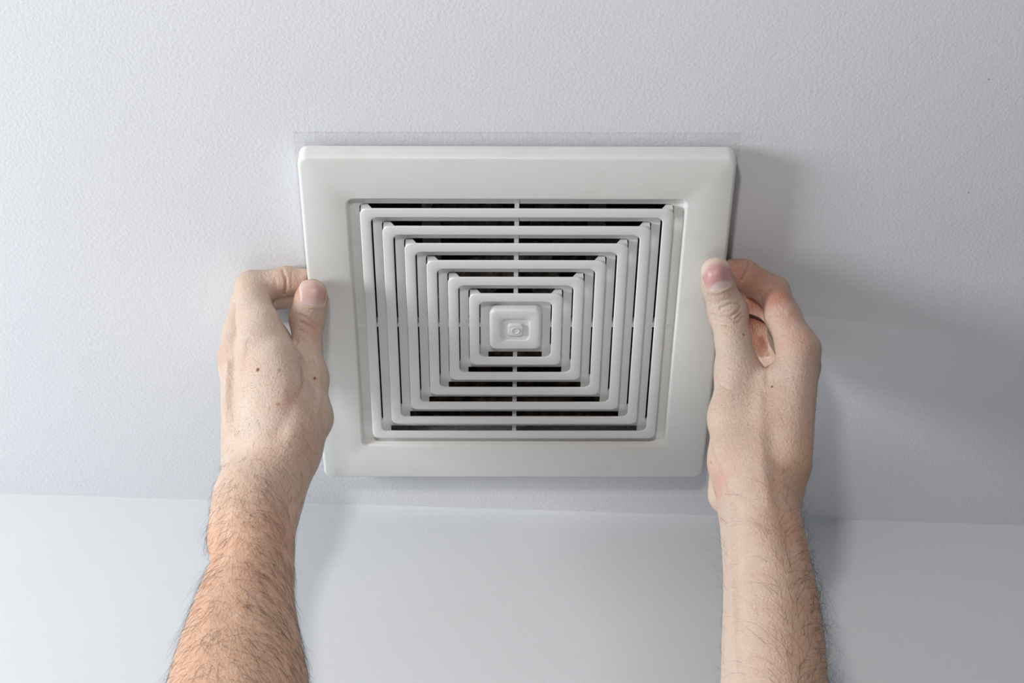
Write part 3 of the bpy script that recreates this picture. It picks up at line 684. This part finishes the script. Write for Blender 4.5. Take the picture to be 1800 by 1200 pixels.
    # hair: separate fine strands rooted in the skin
    fn = V[Q].mean(1); fN = N[Q].mean(1); area_ = .5 * np.linalg.norm(np.cross(V[Q[:, 2]] - V[Q[:, 0]], V[Q[:, 3]] - V[Q[:, 1]]), axis=1)
    dens = D['hair'](fn, fN, wz) * area_
    count = int(dens.sum() * D['hair_k'])
    pick = rng.choice(len(Q), count, p=dens / dens.sum())
    uv = rng.random((count, 2))
    q = V[Q[pick]]
    root = (q[:, 0] * ((1 - uv[:, :1]) * (1 - uv[:, 1:])) + q[:, 1] * (uv[:, :1] * (1 - uv[:, 1:])) + q[:, 2] * (uv[:, :1] * uv[:, 1:]) + q[:, 3] * ((1 - uv[:, :1]) * uv[:, 1:]))
    nr = fN[pick]; nr /= np.linalg.norm(nr, axis=1, keepdims=True)
    flow, turn = D['flow'](root, nr, rng)
    def flat(v): 
        v = v - nr * (v * nr).sum(1, keepdims=True); return v / (np.linalg.norm(v, axis=1, keepdims=True) + 1e-9)
    flow = flat(flow); turn = flat(turn)
    length = D['hair_len'](root, nr, wz) * rng.uniform(.45, 1.25, count)
    lift = rng.uniform(.08, .34, count) + (rng.random(count) < .12) * rng.uniform(0, .5, count)
    SEG = 6; pts = [root - nr * .0003]; d = flow * np.cos(lift)[:, None] + nr * np.sin(lift)[:, None]
    curl = rng.normal(0, .10, count)[:, None]
    sidev = np.cross(nr, flow)
    for s in range(SEG):
        pts.append(pts[-1] + d * (length / SEG)[:, None])
        d = d + turn * (.16) + sidev * curl - nr * (.10 if s > 0 else .02) + rng.normal(0, .05, (count, 3))
        d = d / np.linalg.norm(d, axis=1, keepdims=True)
    pts = np.array(pts)                                         # (SEG+1, count, 3)
    rad = D['hair_r'] * .001 * rng.uniform(.6, 1.15, count)
    e1 = np.cross(flow, nr); e2 = nr
    HV = np.zeros((count, SEG + 1, 3, 3)); 
    for s in range(SEG + 1):
        rr = (rad * (1 - .85 * s / SEG))[:, None]
        for k in range(3):
            an = 2 * math.pi * k / 3
            HV[:, s, k] = pts[s] + (e1 * math.cos(an) + e2 * math.sin(an)) * rr
    HV = HV.reshape(-1, 3) - base
    i0 = (np.arange(count) * (SEG + 1) * 3)[:, None, None]
    ss = (np.arange(SEG) * 3)[None, :, None]; kk = np.arange(3)[None, None, :]; k2 = (kk + 1) % 3
    HF = np.stack(np.broadcast_arrays(i0 + ss + kk, i0 + ss + k2, i0 + ss + 3 + k2, i0 + ss + 3 + kk), -1).reshape(-1, 4)
    hm = bpy.data.meshes.new('arm_hair'); 
    hm.vertices.add(len(HV)); hm.vertices.foreach_set('co', HV.astype(np.float32).ravel())
    hm.loops.add(HF.size); hm.loops.foreach_set('vertex_index', HF.astype(np.int32).ravel())
    hm.polygons.add(len(HF)); hm.polygons.foreach_set('loop_start', (np.arange(len(HF)) * 4).astype(np.int32))
    hm.update(calc_edges=True)
    hair = obj('arm_hair', hm, M_HAIR, arm); hair['kind'] = 'stuff'; hair['label'] = 'fine dark hair on the forearm and wrist'
    return arm
GRID = .0012
def ss(x, a, b):
    t = np.clip((x - a) / (b - a), 0, 1); return t * t * (3 - 2 * t)

def hair_left(p, n, wz):
    d = .06 + .55 * ss(-p[:, 2], .082, .11) + .75 * ss(-p[:, 2], .115, .16)
    d = np.where(p[:, 2] > -.075, 0, d)
    d *= np.where(n[:, 0] > .5, .55 + .45 * ss(-p[:, 2], .16, .24), 1.0)
    d *= np.where(n[:, 0] < -.6, .55, 1.0)
    return d * (.35 + .65 * (n[:, 1] < .55))
def flow_left(r, n, rng):
    c = n[:, 0] + .25
    f = np.stack([np.clip(c * 1.5, -1, 1) + rng.normal(0, .25, len(r)), np.full(len(r), -.05), -.30 - .75 * np.clip(c, 0, 1) + rng.normal(0, .22, len(r))], 1)
    t = np.stack([.2 * np.sign(c), np.zeros(len(r)), -np.ones(len(r))], 1)
    return f, t
def len_left(r, n, wz): return (.010 + .009 * ss(-r[:, 2], .10, .17)) * np.where(np.abs(n[:, 0]) > .75, .75, 1)
LEFT['hair'] = hair_left; LEFT['flow'] = flow_left; LEFT['hair_len'] = len_left; LEFT['hair_k'] = 120000; LEFT['hair_r'] = .06
def hair_right(p, n, wz):
    d = .05 * ss(-p[:, 2], .085, .11) + .9 * ss(-p[:, 2], .12, .20)
    d = np.where(p[:, 2] > -.07, 0, d)
    side = ss(n[:, 0], -.45, .40) * (1 - .55 * ss(n[:, 0], .7, .9))
    return d * (.06 + .94 * side) + .12 * ss(n[:, 0], .6, .9) * (p[:, 2] < -.06)
def flow_right(r, n, rng):
    c = n[:, 0] - .2
    f = np.stack([c * .9 + rng.normal(0, .30, len(r)), np.full(len(r), -.1), .75 - .9 * np.clip(c, 0, 1) + rng.normal(0, .25, len(r))], 1)
    t = np.stack([.8 * np.sign(c + .1), np.zeros(len(r)), np.full(len(r), -.5)], 1)
    return f, t
def len_right(r, n, wz): return .013 + .013 * ss(-r[:, 2], .11, .18)
RIGHT['hair'] = hair_right; RIGHT['flow'] = flow_right; RIGHT['hair_len'] = len_right; RIGHT['hair_k'] = 85000; RIGHT['hair_r'] = .06

LEFT['nail_mat'] = M_NAIL_LEFT; RIGHT['nail_mat'] = M_NAIL_RIGHT
build_arm('person_arm', 'tanned hairy arm of a person gripping the left edge of the vent cover', LEFT, 'pale pink thumbnail', 3)
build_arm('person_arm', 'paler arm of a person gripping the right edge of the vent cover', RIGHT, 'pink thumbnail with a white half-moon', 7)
